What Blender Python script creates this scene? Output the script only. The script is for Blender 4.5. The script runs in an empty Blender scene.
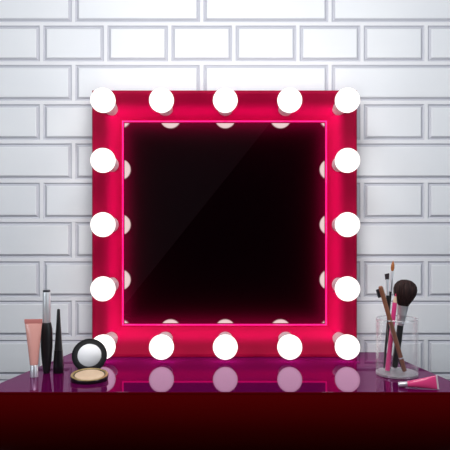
import bpy, bmesh, math
from mathutils import Vector, Matrix
PI = math.pi
S = bpy.context.scene
COL = S.collection
F = 600.0                 # focal length in pixels of the 450 px frame
TZ = 0.75                 # height of the tabletop
ZC = TZ + 0.2992          # camera height
S.view_settings.view_transform = 'Standard'
S.view_settings.look = 'None'
S.cycles.use_denoising = True
S.cycles.max_bounces = 10
S.cycles.transparent_max_bounces = 16
S.cycles.sample_clamp_indirect = 4.0
S.cycles.caustics_reflective = False
S.cycles.caustics_refractive = False

def P(px, py, D):
    """the point seen at photo pixel (px, py) at depth D"""
    return Vector(((px - 225) / F * D, D, ZC - (py - 225) / F * D))
def onz(px, D, z):
    return Vector(((px - 225) / F * D, D, z))

# ------------------------------------------------------------------ materials
def mat(name, color, rough=0.4, metal=0.0, spec=0.5, coat=0.0, coat_rough=0.05, emis=None, emis_s=0.0, alpha=None):
    m = bpy.data.materials.new(name); m.use_nodes = True
    b = m.node_tree.nodes['Principled BSDF']
    b.inputs['Base Color'].default_value = (*color, 1)
    b.inputs['Roughness'].default_value = rough
    b.inputs['Metallic'].default_value = metal
    b.inputs['Specular IOR Level'].default_value = spec
    b.inputs['Coat Weight'].default_value = coat
    b.inputs['Coat Roughness'].default_value = coat_rough
    if emis:
        b.inputs['Emission Color'].default_value = (*emis, 1)
        b.inputs['Emission Strength'].default_value = emis_s
    return m
def noise_color(m, c1, c2, scale, detail=3, stretch=None):
    nt = m.node_tree; b = nt.nodes['Principled BSDF']
    tc = nt.nodes.new('ShaderNodeTexCoord'); n = nt.nodes.new('ShaderNodeTexNoise'); r = nt.nodes.new('ShaderNodeValToRGB')
    n.inputs['Scale'].default_value = scale; n.inputs['Detail'].default_value = detail
    r.color_ramp.elements[0].position = .3; r.color_ramp.elements[1].position = .7
    r.color_ramp.elements[0].color = (*c1, 1); r.color_ramp.elements[1].color = (*c2, 1)
    src = tc.outputs['Object']
    if stretch:
        mp = nt.nodes.new('ShaderNodeMapping'); mp.inputs['Scale'].default_value = stretch
        nt.links.new(src, mp.inputs['Vector']); src = mp.outputs['Vector']
    nt.links.new(src, n.inputs['Vector']); nt.links.new(n.outputs['Fac'], r.inputs['Fac'])
    nt.links.new(r.outputs['Color'], b.inputs['Base Color'])
    return m
def bare(name):
    m = bpy.data.materials.new(name); m.use_nodes = True
    nt = m.node_tree; nt.nodes.clear()
    return m, nt, nt.nodes.new('ShaderNodeOutputMaterial')

M = {}
M['brick'] = noise_color(mat('white glazed brick', (.8, .8, .83), .45, spec=.3), (.76, .785, .83), (.80, .82, .855), 6)
M['groove'] = mat('recess shade grey', (.56, .57, .63), .7, spec=.1)  # greyer tone paints shade into the grooves around the bricks
M['mortar'] = mat('pale mortar', (.78, .79, .83), .6, spec=.2)
M['floor'] = noise_color(mat('dark floor', (.03, .03, .035), .5), (.02, .02, .022), (.04, .035, .04), 4)
M['dark'] = mat('black paint', (.004, .004, .0045), .8, spec=.1)
M['sheengrey'] = mat('grey for mirror sheen', (.36, .36, .36), .8, spec=.1)  # rear wall grey, added to show as a sheen in the mirror
M['frame'] = mat('crimson lacquer', (.22, .0012, .023), .5, spec=.04)
M['mount'] = mat('crimson mount', (.40, .004, .05), .45, spec=.2)
M['socket'] = mat('grey socket', (.66, .66, .68), .4, metal=.2)
M['strip'] = mat('pink light strip', (.6, 0, .15), .3, emis=(1.0, .006, .16), emis_s=1.15)
M['stripside'] = mat('pink light strip sides', (.6, 0, .15), .3, emis=(1.0, .006, .16), emis_s=1.6)
M['black'] = mat('black plastic', (.008, .008, .010), .28, spec=.5)
M['blacksatin'] = mat('black satin plastic', (.012, .012, .014), .4, spec=.5)
M['lidblack'] = mat('matte black lid', (.004, .004, .006), .45, spec=.15)
M['silver'] = mat('silver metal', (.84, .84, .88), .36, metal=.75)
M['silver2'] = mat('brushed silver', (.84, .86, .90), .34, metal=.5)
M['darkmetal'] = mat('dark metal', (.10, .10, .12), .3, metal=.8)
M['gold'] = mat('gold rim', (.62, .45, .19), .35, metal=.6)
M['powder'] = noise_color(mat('pressed powder', (.80, .56, .38), .8, spec=.1), (.82, .60, .41), (.88, .67, .48), 60)
M['salmon'] = mat('salmon pink tube', (.96, .47, .41), .2, coat=.4)
M['salmon2'] = mat('salmon pink seal', (.62, .21, .19), .35)
M['pink'] = mat('hot pink tube', (.90, .07, .26), .28, coat=.5)
M['pinkwood'] = mat('pink paint', (.90, .06, .27), .35, coat=.3)
M['pinklead'] = mat('deep pink lead', (.60, .012, .11), .5)
M['wood'] = mat('bare wood', (.80, .56, .40), .6)
M['brown'] = noise_color(mat('brown paint', (.3, .12, .06), .35, coat=.3), (.27, .10, .055), (.36, .15, .085), 30)
M['bristle'] = noise_color(mat('dark bristle', (.02, .01, .01), .65, spec=.25), (.010, .005, .006), (.055, .024, .022), 45, 4, (9, 9, .6))
M['amber'] = noise_color(mat('amber bristle', (.45, .13, .02), .5), (.36, .09, .012), (.55, .2, .04), 90, 3, (3, 3, .4))
M['darkbristle'] = mat('near black bristle', (.022, .010, .014), .7)
M['clearseal'] = mat('pale translucent seal', (.75, .60, .66), .2, spec=.6)
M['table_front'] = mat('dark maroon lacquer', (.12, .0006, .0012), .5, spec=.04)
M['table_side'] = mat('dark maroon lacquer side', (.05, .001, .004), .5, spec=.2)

# purple gloss tabletop: lacquer base under a tinted clear coat
m, nt, out = bare('purple gloss lacquer')
d = nt.nodes.new('ShaderNodeBsdfDiffuse'); d.inputs['Color'].default_value = (.115, .002, .062, 1)
g = nt.nodes.new('ShaderNodeBsdfGlossy'); g.inputs['Color'].default_value = (.92, .58, .85, 1); g.inputs['Roughness'].default_value = .03
fr = nt.nodes.new('ShaderNodeFresnel'); fr.inputs['IOR'].default_value = 1.3
mx = nt.nodes.new('ShaderNodeMixShader')
nt.links.new(fr.outputs[0], mx.inputs[0]); nt.links.new(d.outputs[0], mx.inputs[1]); nt.links.new(g.outputs[0], mx.inputs[2])
nt.links.new(mx.outputs[0], out.inputs[0]); M['tabletop'] = m

# smoked mirror glass: dim sharp reflection over a pink diffuse tint added to catch the edge glow
m, nt, out = bare('smoked mirror glass')
g = nt.nodes.new('ShaderNodeBsdfGlossy'); g.inputs['Color'].default_value = (.085, .075, .075, 1); g.inputs['Roughness'].default_value = 0.0
d = nt.nodes.new('ShaderNodeBsdfDiffuse'); d.inputs['Color'].default_value = (.0018, .0002, .0007, 1)
ad = nt.nodes.new('ShaderNodeAddShader')
nt.links.new(g.outputs[0], ad.inputs[0]); nt.links.new(d.outputs[0], ad.inputs[1]); nt.links.new(ad.outputs[0], out.inputs[0])
M['mirror'] = m

# small vanity mirror in the compact
m, nt, out = bare('compact mirror')
g = nt.nodes.new('ShaderNodeBsdfGlossy'); g.inputs['Color'].default_value = (.34, .345, .36, 1); g.inputs['Roughness'].default_value = 0.3
d = nt.nodes.new('ShaderNodeBsdfDiffuse'); d.inputs['Color'].default_value = (.27, .27, .285, 1)
mx = nt.nodes.new('ShaderNodeMixShader'); mx.inputs[0].default_value = .55
nt.links.new(g.outputs[0], mx.inputs[1]); nt.links.new(d.outputs[0], mx.inputs[2]); nt.links.new(mx.outputs[0], out.inputs[0])
M['lidmirror'] = m

# frosted glowing bulb, a touch creamier towards its rim
for key_, BS in (('bulb', 2.0), ('bulbback', 9.0)):
  m, nt, out = bare('frosted glowing bulb ' + key_)
  lw = nt.nodes.new('ShaderNodeLayerWeight'); lw.inputs['Blend'].default_value = .25
  rp = nt.nodes.new('ShaderNodeValToRGB')
  rp.color_ramp.elements[0].position = .2; rp.color_ramp.elements[0].color = (1, .95, .92, 1)
  rp.color_ramp.elements[1].position = 1.0; rp.color_ramp.elements[1].color = (.42, .345, .32, 1)
  e = nt.nodes.new('ShaderNodeEmission'); e.inputs['Strength'].default_value = BS
  nt.links.new(lw.outputs['Facing'], rp.inputs['Fac']); nt.links.new(rp.outputs['Color'], e.inputs['Color']); nt.links.new(e.outputs[0], out.inputs[0])
  M[key_] = m

# thin clear glass
def thin_glass(name, tint, edge, white):
    """clear sheet that whitens towards its grazing edges"""
    m, nt, out = bare(name)
    t = nt.nodes.new('ShaderNodeBsdfTransparent'); t.inputs['Color'].default_value = (*tint, 1)
    g = nt.nodes.new('ShaderNodeBsdfGlossy'); g.inputs['Color'].default_value = (1, 1, 1, 1); g.inputs['Roughness'].default_value = .08
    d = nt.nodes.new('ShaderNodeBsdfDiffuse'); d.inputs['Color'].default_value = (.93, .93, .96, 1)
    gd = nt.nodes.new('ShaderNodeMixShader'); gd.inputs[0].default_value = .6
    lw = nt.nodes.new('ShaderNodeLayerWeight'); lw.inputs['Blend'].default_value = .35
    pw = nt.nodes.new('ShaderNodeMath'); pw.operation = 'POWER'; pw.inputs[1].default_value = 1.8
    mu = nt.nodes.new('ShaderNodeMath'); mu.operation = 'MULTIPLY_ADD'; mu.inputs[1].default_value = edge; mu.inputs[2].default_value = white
    mx = nt.nodes.new('ShaderNodeMixShader')
    L = nt.links.new
    L(g.outputs[0], gd.inputs[1]); L(d.outputs[0], gd.inputs[2])
    L(lw.outputs['Facing'], pw.inputs[0]); L(pw.outputs[0], mu.inputs[0]); L(mu.outputs[0], mx.inputs[0])
    L(t.outputs[0], mx.inputs[1]); L(gd.outputs[0], mx.inputs[2]); L(mx.outputs[0], out.inputs[0])
    return m
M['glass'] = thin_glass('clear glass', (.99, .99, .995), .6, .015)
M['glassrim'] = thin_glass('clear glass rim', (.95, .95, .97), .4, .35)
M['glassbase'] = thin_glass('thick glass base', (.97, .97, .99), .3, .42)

# ------------------------------------------------------------------ helpers
ORG = {}
def empty(name, loc, label, cat, group=None):
    o = bpy.data.objects.new(name, None); COL.objects.link(o)
    o.empty_display_size = .02
    o.location = loc; o['label'] = label; o['category'] = cat
    if group: o['group'] = group
    ORG[o] = Vector(loc)
    return o
def link(name, bm, mats, parent=None, smooth=40, kind=None):
    """link a bmesh in world coordinates as one mesh object under parent"""
    org = ORG[parent] if parent else Vector((0, 0, 0))
    bmesh.ops.translate(bm, verts=bm.verts, vec=-org)
    bmesh.ops.recalc_face_normals(bm, faces=bm.faces)
    if smooth:
        for f in bm.faces: f.smooth = True
        for e in bm.edges:
            if len(e.link_faces) == 2 and e.calc_face_angle(0) > math.radians(smooth): e.smooth = False
    me = bpy.data.meshes.new(name); bm.to_mesh(me); bm.free()
    for m in (mats if isinstance(mats, (list, tuple)) else [mats]): me.materials.append(m)
    o = bpy.data.objects.new(name, me); COL.objects.link(o)
    if parent: o.parent = parent
    if kind: o['kind'] = kind
    ORG[o] = org
    return o
def frame_of(dirv, up=Vector((0, 0, 1))):
    w = dirv.normalized()
    if abs(w.dot(up)) > .999: up = Vector((0, 1, 0))
    u = up.cross(w).normalized()      # side
    v = w.cross(u).normalized()
    return u, v, w
def loft(bm, A, dirv, secs, n=28, up=Vector((0, 0, 1)), power=2.0, mi=0, cap0=True, cap1=True):
    """secs: (t, ru, rv[, off_v]) along dirv from A; superelliptic sections"""
    u, v, w = frame_of(dirv, up)
    rings = []
    for s in secs:
        t, ru, rv = s[:3]; ov = s[3] if len(s) > 3 else 0
        pw = s[4] if len(s) > 4 else power
        ring = []
        for k in range(n):
            a = 2 * PI * k / n
            c, sn = math.cos(a), math.sin(a)
            c = math.copysign(abs(c) ** (2 / pw), c); sn = math.copysign(abs(sn) ** (2 / pw), sn)
            ring.append(bm.verts.new(A + w * t + u * (ru * c) + v * (rv * sn + ov)))
        rings.append(ring)
    for a, b in zip(rings, rings[1:]):
        for k in range(n):
            f = bm.faces.new((a[k], a[(k + 1) % n], b[(k + 1) % n], b[k])); f.material_index = mi
    if cap0: bm.faces.new(rings[0][::-1]).material_index = mi
    if cap1: bm.faces.new(rings[-1]).material_index = mi
    return rings
def lathe(A, dirv, prof, n=28, **kw):
    bm = bmesh.new(); loft(bm, A, dirv, [(t, max(r, 1e-5), max(r, 1e-5)) for t, r in prof], n, **kw)
    return bm
def box_bm(x0, x1, y0, y1, z0, z1):
    bm = bmesh.new()
    vs = [bm.verts.new((x, y, z)) for x in (x0, x1) for y in (y0, y1) for z in (z0, z1)]
    for f in ((0, 1, 3, 2), (4, 6, 7, 5), (0, 4, 5, 1), (2, 3, 7, 6), (0, 2, 6, 4), (1, 5, 7, 3)):
        bm.faces.new([vs[i] for i in f])
    return bm
def prism(pts, z0, z1, bev=0):
    bm = bmesh.new()
    a = [bm.verts.new((x, y, z0)) for x, y in pts]; b = [bm.verts.new((x, y, z1)) for x, y in pts]
    bm.faces.new(a[::-1]); bm.faces.new(b); n = len(pts)
    for k in range(n): bm.faces.new((a[k], a[(k + 1) % n], b[(k + 1) % n], b[k]))
    if bev:
        bmesh.ops.bevel(bm, geom=list(bm.edges), offset=bev, segments=2, affect='EDGES', profile=.5)
    return bm

# ------------------------------------------------------------------ the room
WY = 1.4155                           # brick wall face
RX, RZ, RY = 1.9, 2.45, -1.7
def brick_wall():
    bm = bmesh.new()
    k = WY / F
    y0 = WY
    a, b, c = 1.7 * k, 3.2 * k, 5.2 * k          # mortar half width, groove bottom, brick edge
    dep, proud = .0030, .0014
    def cell(x0, x1, z0, z1):
        def ring(i, y): return [bm.verts.new((x0 + i, y, z0 + i)), bm.verts.new((x1 - i, y, z0 + i)), bm.verts.new((x1 - i, y, z1 - i)), bm.verts.new((x0 + i, y, z1 - i))]
        rs = [ring(0, y0), ring(a, y0), ring(b, y0 + dep), ring(c, y0 - proud + .0008), ring(c + .0012, y0 - proud)]
        for j, (p, q) in enumerate(zip(rs, rs[1:])):
            for i in range(4):
                f = bm.faces.new((p[i], p[(i + 1) % 4], q[(i + 1) % 4], q[i])); f.material_index = (1, 2, 2, 0)[j]
        bm.faces.new(rs[-1])
    pitch, top = 39.3, 23.8
    zj = lambda r: ZC - (top + pitch * r - 225) * k
    r = -9
    while zj(r + 1) > -.2:
        z1, z0 = min(zj(r), RZ), max(zj(r + 1), 0)
        if z1 - z0 > .02:
            if r % 2:
                w, off = 128.2, 73.5
            else:
                w, off = 64.1, 41.5
            i = -14
            while i < 30:
                xa, xb = (off + w * i - 225) * k, (off + w * (i + 1) - 225) * k
                xa, xb = max(xa, -RX), min(xb, RX)
                if xb - xa > .03: cell(xa, xb, z0, z1)
                i += 1
        r += 1
    return link('wall_back', bm, [M['brick'], M['mortar'], M['groove']], smooth=0, kind='structure')
brick_wall()
link('floor', box_bm(-RX, RX, RY, WY + .02, -.05, 0), M['floor'], smooth=0, kind='structure')
link('ceiling', box_bm(-RX, RX, RY, WY + .02, RZ, RZ + .05), M['dark'], smooth=0, kind='structure')
link('wall_left', box_bm(-RX - .05, -RX, RY, WY + .02, 0, RZ), M['dark'], smooth=0, kind='structure')
link('wall_right', box_bm(RX, RX + .05, RY, WY + .02, 0, RZ), M['dark'], smooth=0, kind='structure')
# wall behind the camera, its diagonal grey half added as the mirror's sheen
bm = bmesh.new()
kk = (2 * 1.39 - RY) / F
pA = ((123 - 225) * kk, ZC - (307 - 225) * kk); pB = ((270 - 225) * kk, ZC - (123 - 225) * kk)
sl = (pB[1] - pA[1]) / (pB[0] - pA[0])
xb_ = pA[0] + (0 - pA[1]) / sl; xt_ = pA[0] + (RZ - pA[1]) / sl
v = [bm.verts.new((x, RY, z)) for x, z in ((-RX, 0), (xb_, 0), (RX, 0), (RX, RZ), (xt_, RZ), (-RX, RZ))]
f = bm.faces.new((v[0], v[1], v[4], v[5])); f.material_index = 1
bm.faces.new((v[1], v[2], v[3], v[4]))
link('wall_front', bm, [M['dark'], M['sheengrey']], smooth=0, kind='structure')

# ------------------------------------------------------------------ vanity table
D0, D1 = 1.0749, 1.4125
xf0, xf1 = (-21 - 225) / F * D0, (476 - 225) / F * D0
xr0, xr1 = (73.2 - 225) / F * D1, (384.8 - 225) / F * D1
tab = empty('vanity_table', (0, (D0 + D1) / 2, 0), 'dark maroon vanity table with a glossy purple top against the brick wall', 'table')
TT = .004
bm = prism([(xf0, D0), (xf1, D0), (xr1, D1), (xr0, D1)], TZ - TT, TZ, .0008)
bm.normal_update()
for f in bm.faces: f.material_index = 0 if f.normal.z > .9 else 1
link('tabletop', bm, [M['tabletop'], M['table_front']], tab, smooth=0)['label'] = 'glossy purple tabletop'
# bowed front panel, its curve shaped to darken it towards the bottom
bm = bmesh.new()
prof = []
for i in range(17):
    a = i / 16 * math.radians(62)
    prof.append((D0 + .0006 + .165 * (1 - math.cos(a)), TZ - TT - .165 * math.sin(a)))
ybot = prof[-1][0]
prof += [(ybot + .004, TZ - .3), (ybot + .004, 0.0)]
rows = []
for y, z in prof:
    t = (y - D0) / (D1 - D0)
    rows.append([bm.verts.new((xf0 + (xr0 - xf0) * t + (xf1 - xf0 + (xr1 - xr0 - xf1 + xf0) * t) * j / 12, y, z)) for j in range(13)])
for p, q in zip(rows, rows[1:]):
    for j in range(12): bm.faces.new((p[j], p[j + 1], q[j + 1], q[j]))
link('front_panel', bm, M['table_front'], tab, smooth=50)
for s in (0, 1):
    bm = bmesh.new()
    xe = lambda y: (xf0 + (xr0 - xf0) * (y - D0) / (D1 - D0)) if s == 0 else (xf1 + (xr1 - xf1) * (y - D0) / (D1 - D0))
    pts = [(y, z) for y, z in prof] + [(D1 - .002, 0.0), (D1 - .002, TZ - TT)]
    bm.faces.new([bm.verts.new((xe(y), y, z)) for y, z in pts])
    link('side_panel', bm, M['table_side'], tab, smooth=0)

# ------------------------------------------------------------------ lighted mirror
DF, DI, DG, DB = 1.357, 1.400, 1.4065, 1.4115
def sq(px0, px1, py0, py1, D):
    a, b = P(px0, py0, D), P(px1, py1, D)
    return a.x, b.x, b.z, a.z
ox0, ox1, _, oz1 = sq(92, 357, 90.3, 356.5, DF); oz0 = TZ
ix0, ix1, iz0, iz1 = sq(123.2, 325.8, 121.8, 324.4, DI - .0035)
mir = empty('vanity_mirror', (0, 1.38, TZ), 'large square vanity mirror in a crimson frame ringed by round white bulbs', 'mirror')
bm = bmesh.new()
def ringv(x0, x1, z0, z1, y): return [bm.verts.new(c) for c in ((x0, y, z0), (x1, y, z0), (x1, y, z1), (x0, y, z1))]
q = .0015; lw_ = .0052
rs = [ringv(ox0, ox1, oz0, oz1, DB), ringv(ox0, ox1, oz0, oz1, DF + q), ringv(ox0 + q, ox1 - q, oz0 + q, oz1 - q, DF),
      ringv(ox0 + .007, ox1 - .007, oz0 + .007, oz1 - .007, DF),
      ringv(ix0 - lw_, ix1 + lw_, iz0 - lw_, iz1 + lw_, DI), ringv(ix0 - .001, ix1 + .001, iz0 - .001, iz1 + .001, DI + .001), ringv(ix0 - .001, ix1 + .001, iz0 - .001, iz1 + .001, DB)]
rs.append(rs[0])
for a, b in zip(rs, rs[1:]):
    for i in range(4): bm.faces.new((a[i], a[(i + 1) % 4], b[(i + 1) % 4], b[i]))
frame_ob = link('frame', bm, M['frame'], mir, smooth=15)
# glass
bm = box_bm(ix0 - .002, ix1 + .002, DG, DG + .003, iz0 - .002, iz1 + .002)
glass_ob = link('mirror_glass', bm, M['mirror'], mir, smooth=0)
# glowing pink strip around the glass
bm = bmesh.new()
yb, yf, w_ = DI + .0015, DI - .0035, .0029
rs = [ringv(ix0 - w_, ix1 + w_, iz0 - w_, iz1 + w_, yb), ringv(ix0 - w_, ix1 + w_, iz0 - w_, iz1 + w_, yf + .001),
      ringv(ix0 - w_ + .001, ix1 + w_ - .001, iz0 - w_ + .001, iz1 + w_ - .001, yf), ringv(ix0 - .001, ix1 + .001, iz0 - .001, iz1 + .001, yf),
      ringv(ix0, ix1, iz0, iz1, yf + .001), ringv(ix0, ix1, iz0, iz1, yb)]
rs.append(rs[0])
for a, b in zip(rs, rs[1:]):
    for i in range(4): bm.faces.new((a[i], a[(i + 1) % 4], b[(i + 1) % 4], b[i]))
bm.normal_update()
for f in bm.faces:
    if abs(f.normal.y) < .3: f.material_index = 1
link('light_strip', bm, [M['strip'], M['stripside']], mir, smooth=0)
# bulbs and sockets
DBU, RB = 1.298, .0270
bx = [103.0, 161.5, 225.3, 289.7, 347.4]; bz = [100.3, 160.4, 224.6, 288.8, 347.0]
spots = [(x, z) for j, z in enumerate(bz) for i, x in enumerate(bx) if i in (0, 4) or j in (0, 4)]
hx, hz = (ix0 + ix1) / 2, (iz0 + iz1) / 2
for px, pz in spots:
    c = P(px, pz, DBU)
    d = max(abs(c.x - hx), abs(c.z - hz))
    yend = DF + (DI - DF) * max(0, min(1, ((ox1 - ox0) / 2 - .007 - d) / ((ox1 - ox0) / 2 - .007 - (ix1 - ix0) / 2 - lw_)))
    L = yend + .006 - DBU
    Y = Vector((0, 1, 0))
    bm = lathe(c, Y, [(.0232, .0110), (.0236, .0125), (.026, .0130), (.030, .0132), (L - .030, .0150), (L - .008, .0165), (L, .0180)], 32)
    so = link('socket', bm, M['socket'], mir)
    pr = []
    for k in range(15):
        a = PI * k / 14
        pr.append((-RB * math.cos(a), RB * math.sin(a)))
    pr = [p for p in pr if p[0] < .0240] + [(.0248, .0108)]
    bm = lathe(c, Y, pr, 32)
    for f in bm.faces:
        if f.calc_center_median().y > c.y + .008: f.material_index = 1
    link('light_bulb', bm, [M['bulb'], M['bulbback']], so, smooth=80)

# ------------------------------------------------------------------ left-hand cosmetics
Z = Vector((0, 0, 1))
def base(px, py):                      # point on the tabletop seen at pixel
    D = .2992 * F / (py - 225); return onz(px, D, TZ), D / F
# salmon gloss tube standing on its cap
b, s = base(34.3, 377.0)
o = empty('lip_gloss_tube', b, 'salmon pink squeeze tube standing upside down on its silver cap', 'cosmetic tube')
up = Vector((0, 1, 0))
ax = Vector((-.9 * s, 0, 57 * s)).normalized()
link('cap', lathe(b, Z, [(0, 3.6 * s), (.0006, 4.0 * s), (12.0 * s, 4.0 * s), (12.4 * s, 3.7 * s)], 32), M['silver'], o)['label'] = 'silver cap'
bm = bmesh.new()
loft(bm, b, ax, [(12.3 * s, 3.6 * s, 3.6 * s), (12.6 * s, 4.1 * s, 4.1 * s), (22 * s, 5.0 * s, 4.5 * s), (34 * s, 6.4 * s, 3.8 * s), (46 * s, 7.7 * s, 2.3 * s), (53 * s, 8.6 * s, 1.0 * s), (53.6 * s, 8.7 * s, .8 * s)], 36, up=up)
link('tube_body', bm, M['salmon'], o)
bm = bmesh.new()
loft(bm, b, ax, [(53.5 * s, 8.8 * s, .7 * s, 0, 5), (57.6 * s, 9.1 * s, .6 * s, 0, 5), (57.9 * s, 8.9 * s, .4 * s, 0, 5)], 36, up=up)
link('crimp_seal', bm, M['salmon2'], o)
# mascara
b, s = base(46.6, 373.0)
o = empty('mascara', b, 'tall mascara with a black waisted tube and long silver cap', 'mascara')
link('tube', lathe(b, Z, [(t * s, r * s) for t, r in ((0, 2.9), (.6, 3.3), (4, 3.6), (14, 4.9), (26, 5.75), (36, 5.9), (44, 5.6), (49, 4.7), (50.6, 4.2))], 32), M['blacksatin'], o)
c = link('cap', lathe(b, Z, [(t * s, r * s) for t, r in ((50.4, 3.7), (51, 3.9), (80.6, 3.75), (81, 3.6))], 32), M['silver2'], o); c['label'] = 'silver cap'
link('cap_tip', lathe(b, Z, [(t * s, r * s) for t, r in ((80.8, 3.6), (82.6, 3.6), (83.1, 3.1))], 32), M['darkmetal'], c)
# eyeliner
b, s = base(58.5, 372.6)
o = empty('eyeliner', b, 'slim tapering black eyeliner bottle between the mascara and the compact', 'eyeliner')
link('bottle', lathe(b, Z, [(t * s, r * s) for t, r in ((0, 4.9), (.7, 5.3), (8, 5.1), (22.6, 4.2))], 32), M['black'], o)
link('cap', lathe(b, Z, [(t * s, r * s) for t, r in ((22.5, 3.6), (23, 4.0), (36, 3.0), (50, 2.1), (62.6, 1.45), (63.6, 1.0))], 32), M['blacksatin'], o)
# powder compact
Rb = .0362
cd = 1.159
b = onz(89.5, cd, TZ)
o = empty('powder_compact', b, 'open round black powder compact with its mirror lid raised', 'compact')
hi, lo = .0142, .0066
tl = math.atan2(hi - lo, 2 * Rb)
tv = Vector((0, -math.sin(tl), math.cos(tl)))          # normal of the sloping top face
tc = b + Vector((0, 0, (hi + lo) / 2))
bm = bmesh.new(); n = 48; rings = []
def tring(rad, drop):
    return [bm.verts.new(tc + Vector((rad * math.cos(2 * PI * k / n), rad * math.sin(2 * PI * k / n), 0)) + Vector((0, 0, (hi - lo) / 2 * rad / Rb * math.sin(2 * PI * k / n))) - tv * drop) for k in range(n)]
def bring(rad, z): return [bm.verts.new(b + Vector((rad * math.cos(2 * PI * k / n), rad * math.sin(2 * PI * k / n), z))) for k in range(n)]
rings = [bring(Rb * .93, 0), bring(Rb * .965, .0008), tring(Rb * .995, .0028), tring(Rb, .0012), tring(Rb * .985, .0001), tring(Rb * .80, .0001), tring(Rb * .79, .002)]
bm.faces.new(rings[0][::-1]); bm.faces.new(rings[-1])
for p, q2 in zip(rings, rings[1:]):
    for k in range(n): bm.faces.new((p[k], p[(k + 1) % n], q2[(k + 1) % n], q2[k]))
bs = link('base', bm, M['black'], o)
bm = bmesh.new()
rings = [tring(Rb * .975, -.0000), tring(Rb * .97, -.0009), tring(Rb * .85, -.0009), tring(Rb * .835, -.0000)]
for p, q2 in zip(rings, rings[1:]):
    for k in range(n): bm.faces.new((p[k], p[(k + 1) % n], q2[(k + 1) % n], q2[k]))
link('gold_rim', bm, M['gold'], bs)
bm = bmesh.new()
rings = [tring(Rb * .785, .0015), tring(Rb * .775, .0002), tring(Rb * .74, -.0004), tring(Rb * .5, -.0006)]
for p, q2 in zip(rings, rings[1:]):
    for k in range(n): bm.faces.new((p[k], p[(k + 1) % n], q2[(k + 1) % n], q2[k]))
bm.faces.new(rings[-1])
link('powder_pan', bm, M['powder'], bs)['label'] = 'beige pressed powder'
th = math.radians(29)
ln = Vector((0, -math.cos(th), math.sin(th)))            # lid faces the viewer, leaning back
lup = Vector((0, math.sin(th), math.cos(th)))
Rl = .0352
lc = Vector((b.x, cd + Rb + .0035, TZ + .0050)) + lup * Rl
lid = link('lid', lathe(lc - ln * .0045, ln, [(0, Rl * .9), (.0012, Rl * .98), (.003, Rl), (.0048, Rl * .985), (.0056, Rl * .95), (.0056, Rl * .70), (.0046, Rl * .685)], 48), M['lidblack'], o)
link('lid_mirror', lathe(lc - ln * .0045, ln, [(.0040, Rl * .66), (.0048, Rl * .67), (.0049, Rl * .655)], 48), M['lidmirror'], lid)['label'] = 'round silver mirror'
hg = Vector((b.x, cd + Rb + .0005, TZ + .0085))
link('hinge', lathe(hg - Vector((.009, 0, 0)), Vector((1, 0, 0)), [(0, .0022), (.018, .0022)], 16), M['darkmetal'], o)

o.rotation_euler.z = .2224
# ------------------------------------------------------------------ glass cup with tools
cx, cD = 396.9, 1.2007
cb = onz(cx, cD, TZ); k = cD / F
cup = empty('glass_cup', cb, 'clear straight glass cup holding makeup brushes and pencils', 'cup')
Ro, Ri, Hc, Hb = 20.5 * k, 19.3 * k, 56.5 * k, .0062
bm = bmesh.new()
loft(bm, cb, Z, [(Hb * .8, Ro, Ro), (Hc - .002, Ro, Ro)], 64, cap0=False, cap1=False)
loft(bm, cb, Z, [(Hb + .0002, Ri, Ri), (Hc - .002, Ri, Ri)], 64, cap0=False, cap1=False)
link('cup_wall', bm, M['glass'], cup)
bm = bmesh.new()
r = loft(bm, cb, Z, [(Hc - .0022, Ro, Ro), (Hc - .0006, Ro, Ro), (Hc, Ro - .0005, Ro - .0005), (Hc, Ri + .0005, Ri + .0005), (Hc - .0006, Ri, Ri), (Hc - .0022, Ri, Ri)], 64, cap0=False, cap1=False)
link('rim', bm, M['glassrim'], cup)
link('base', lathe(cb, Z, [(0, Ro * .95), (.0012, Ro), (Hb * .8, Ro), (Hb, Ri)], 64), M['glassbase'], cup)
ZB = TZ + Hb + .0006
def tool(name, label, cat, bot, top):
    A = onz(bot[0], bot[1], ZB + .0015); B = P(*top)
    return empty(name, A, label, cat), A, (B - A), (B - A).length
UY = Vector((0, -1, 0))
# pink pencil
o, A, d, L = tool('lip_pencil', 'sharpened hot pink cosmetic pencil leaning in the glass cup', 'pencil', (387.5, 1.1985), (395.8, 293.4, 1.206))
rp_ = 2.35 * k
link('pencil_shaft', lathe(A, d, [(0, rp_ * .93), (.0006, rp_), (L - .0185, rp_)], 8, up=UY), M['pinkwood'], o, smooth=30)
link('wood_cone', lathe(A, d, [(L - .0185, rp_ * .99), (L - .006, rp_ * .42)], 20, up=UY), M['wood'], o)['label'] = 'bare wood sharpened cone'
link('pencil_tip', lathe(A, d, [(L - .006, rp_ * .42), (L - .001, rp_ * .14), (L, rp_ * .05)], 20, up=UY), M['pinklead'], o)
# brown pencil
o, A, d, L = tool('brow_pencil', 'brown cosmetic pencil crossing in front of the pink pencil in the cup', 'pencil', (404.6, 1.1985), (380.3, 286.2, 1.162))
rp_ = 2.2 * k
link('pencil_shaft', lathe(A, d, [(0, rp_ * .9), (.0006, rp_), (.028, rp_)], 20, up=UY), M['brown'], o)
link('silver_band', lathe(A, d, [(.028, rp_ * 1.03), (.031, rp_ * 1.03)], 20, up=UY), M['silver2'], o)
link('pencil_cap', lathe(A, d, [(.031, rp_), (L - .004, rp_), (L - .001, rp_ * .85), (L, rp_ * .5)], 20, up=UY), M['brown'], o)
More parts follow.
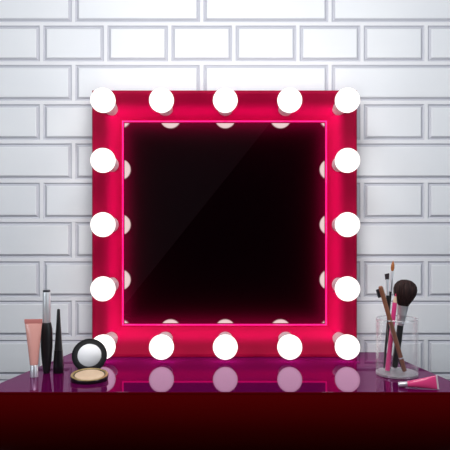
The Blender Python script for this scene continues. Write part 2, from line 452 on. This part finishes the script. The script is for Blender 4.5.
# big powder brush
o, A, d, L = tool('powder_brush', 'big round dark bristled powder brush with a wide silver ferrule', 'makeup brush', (394.6, 1.2245), (406.8, 279.8, 1.2165))
w = d.normalized(); Lh = L
link('handle', lathe(A, d, [(0, .0035), (.0015, .0055), (.02, .0068), (.05, .0068), (L - .0935 + .002, .0062)], 24, up=UY), M['black'], o)
fs, fe = L - .0935, L - .0530
fer = link('ferrule', lathe(A, d, [(fs, .0066), (fs + .004, .0070), (fs + .005, .0076), (fs + .006, .0072), (fs + .020, .0088), (fs + .0215, .0094), (fs + .023, .0090), (fe - .001, .0112), (fe, .0112)], 32, up=UY), M['silver'], o)
fer['label'] = 'wide silver ferrule'
hd = [(fe - .001, .0105), (fe + .004, .0128), (fe + .014, .0192), (fe + .024, .0238), (fe + .033, .0250), (fe + .041, .0232), (fe + .047, .0185), (fe + .0515, .011), (fe + .053, .004)]
bm = bmesh.new(); loft(bm, A, d, [(t, r_ * .94, r_ * .70) for t, r_ in hd], 72, up=UY)
c0 = A + w * fe
for vv in bm.verts:                      # tufted bristle surface
    q_ = vv.co - A; t = q_.dot(w); rad = q_ - w * t
    if rad.length > .006 and t > fe + .002:
        ang = math.atan2(rad.dot(Vector((0, 1, 0))), rad.x)
        vv.co += rad.normalized() * (.0006 * math.sin(ang * 23) + .0004 * math.sin(ang * 41 + 1))
link('bristles', bm, M['bristle'], o, smooth=60)['label'] = 'dark brown fanned bristles'
# slim amber-tipped brush
o, A, d, L = tool('lip_brush', 'slim tall brush with a pointed amber bristle tip', 'makeup brush', (384.0, 1.220), (393.2, 260.6, 1.2375))
link('handle', lathe(A, d, [(0, .0014), (.02, .0024), (L - .062, .0026)], 16, up=UY), M['black'], o)
link('ferrule', lathe(A, d, [(L - .064, .0030), (L - .045, .0030), (L - .0215, .0026)], 16, up=UY), M['silver'], o)
link('bristles', lathe(A, d, [(L - .022, .0023), (L - .016, .0036), (L - .009, .0034), (L - .003, .0016), (L, .0003)], 20, up=UY), M['amber'], o)['label'] = 'pointed amber bristles'
# flat angled shadow brush
o, A, d, L = tool('shadow_brush', 'thin brush with a small square dark head behind the pencils', 'makeup brush', (389.8, 1.2105), (387.0, 273.6, 1.2175))
link('handle', lathe(A, d, [(0, .0015), (.02, .0026), (L - .042, .0032)], 16, up=UY), M['black'], o)
bm = bmesh.new(); loft(bm, A, d, [(L - .044, .0034, .0034), (L - .030, .0032, .0030), (L - .0115, .0037, .0018)], 20, up=UY)
link('ferrule', bm, M['silver'], o)
bm = bmesh.new(); loft(bm, A, d, [(L - .012, .0038, .0015, 0, 6), (L - .003, .0045, .0012, 0, 6), (L, .0046, .0008, 0, 6)], 24, up=UY)
for vv in bm.verts:
    if (vv.co - A).dot(d.normalized()) > L - .0035: vv.co += d.normalized() * (.20 * (vv.co.x - (A + d).x))
link('bristles', bm, M['darkbristle'], o)['label'] = 'square dark bristles'
# small brow comb brush
o, A, d, L = tool('brow_brush', 'small grey brow brush peeking out behind the brown pencil', 'makeup brush', (402.0, 1.2120), (380.0, 288.6, 1.1720))
link('handle', lathe(A, d, [(0, .0012), (.02, .0019), (L - .02, .0019), (L - .001, .0017), (L, .001)], 16, up=UY), M['black'], o)
wn = d.normalized(); side = Vector((-1, 0, 0)); side = (side - wn * side.dot(wn)).normalized()
bm = bmesh.new()
for i in range(7):                       # seven short tufts along one side
    pA_ = A + wn * (L - .0165 + i * .0025) + side * .0010
    loft(bm, pA_, side, [(0, .0011, .0018), (.0055, .00115, .0017), (.0075, .0009, .0012)], 10, up=wn)
link('bristles', bm, M['darkmetal'], o)['label'] = 'short grey comb bristles'

# ------------------------------------------------------------------ pink tube lying in front of the cup
Dl, Dr = 1.107, 1.0895
ra = 2.6 * Dl / F; hr = 7.4 * Dr / F
A = onz(398.2, Dl, TZ + ra); B = onz(438.3, Dr, TZ + hr + .0002)
d = B - A; L = d.length
o = empty('lip_gloss_tube', onz(418, (Dl + Dr) / 2, TZ), 'hot pink squeeze tube lying beside the cup at the table edge', 'cosmetic tube')
s = Dl / F
link('cap', lathe(A, d, [(0, ra * .9), (.0006, ra), (8.6 * s, ra * 1.02), (8.9 * s, ra * .95)], 28), M['silver'], o)['label'] = 'silver cap'
bm = bmesh.new(); loft(bm, A, d, [(8.8 * s, 2.3 * s, 2.3 * s), (9.4 * s, 2.9 * s, 2.85 * s), (16 * s, 3.0 * s, 3.7 * s, .0002), (24 * s, 2.6 * s, 4.9 * s), (32 * s, 1.6 * s, 6.2 * s), (36.0 * s, .9 * s, 6.75 * s), (36.6 * s, .7 * s, 6.85 * s)], 36)
link('tube_body', bm, M['pink'], o)
bm = bmesh.new(); loft(bm, A, d, [(36.5 * s, .65 * s, 6.9 * s, 0, 5), (L - .0004, .6 * s, hr * .985, 0, 5), (L, .4 * s, hr * .96, 0, 5)], 36)
link('crimp_seal', bm, M['clearseal'], o)['label'] = 'pale translucent end seal'

FG, GG = .19, 3.8
# ------------------------------------------------------------------ lights
def area(name, loc, target, sx, sy, power, color=(1, 1, 1)):
    l = bpy.data.lights.new(name, 'AREA'); l.shape = 'RECTANGLE'; l.size = sx; l.size_y = sy; l.energy = power; l.color = color
    o = bpy.data.objects.new(name, l); COL.objects.link(o); o.location = loc
    o.rotation_euler = (Vector(target) - Vector(loc)).to_track_quat('-Z', 'Y').to_euler()
    return o
area('key_light', (0, .60, 1.78), (0, 1.40, 1.12), .9, .3, 8.6, (1, .985, .97))
area('fill_overhead', (-.2, -.3, 2.25), (0, 1.2, .9), .9, .5, 6, (.93, .96, 1))
area('fill_left', (-1.45, .1, 1.35), (0, 1.3, 1.0), .5, 1.0, 6, (.82, .91, 1))
area('fill_right', (1.45, .1, 1.35), (0, 1.3, 1.0), .5, 1.0, 6, (.82, .91, 1))
# pink glow of the mirror: unseen lamps added along the inner edges, for frame and glass
def unseen_glow_lamps(name, D, power, color, target, ext=0.0, off=0.0):
    link_col = bpy.data.collections.new(name + '_receivers'); link_col.objects.link(target)
    cx_, cz_ = (ix0 + ix1) / 2, (iz0 + iz1) / 2
    hw, hh = (ix1 - ix0) / 2 + off, (iz1 - iz0) / 2 + off
    for dx, dz, lx, lz in ((0, hh, 2 * hw + ext, .005), (0, -hh, 2 * hw + ext, .005), (hw, 0, .005, 2 * hh + ext), (-hw, 0, .005, 2 * hh + ext)):
        loc = (cx_ + dx, D, cz_ + dz)
        o = area(name, loc, (loc[0], D + 1, loc[2]), lx, lz, power, color)
        o.data.specular_factor = 0
        o.visible_glossy = False
        o.light_linking.receiver_collection = link_col
unseen_glow_lamps('frame_glow', 1.366, FG, (1, .01, .85), frame_ob, .02, .012)
unseen_glow_lamps('glass_glow', DG - .020, GG, (1, .02, .30), glass_ob)
W = bpy.data.worlds.new('World'); S.world = W; W.use_nodes = True
W.node_tree.nodes['Background'].inputs['Color'].default_value = (.02, .02, .025, 1)

# ------------------------------------------------------------------ camera
cam = bpy.data.cameras.new('camera'); co = bpy.data.objects.new('camera', cam); COL.objects.link(co)
co.location = (0, 0, ZC); co.rotation_euler = (PI / 2, 0, 0)
cam.sensor_width = 36; cam.lens = 36 * F / 450; cam.clip_start = .01
S.camera = co
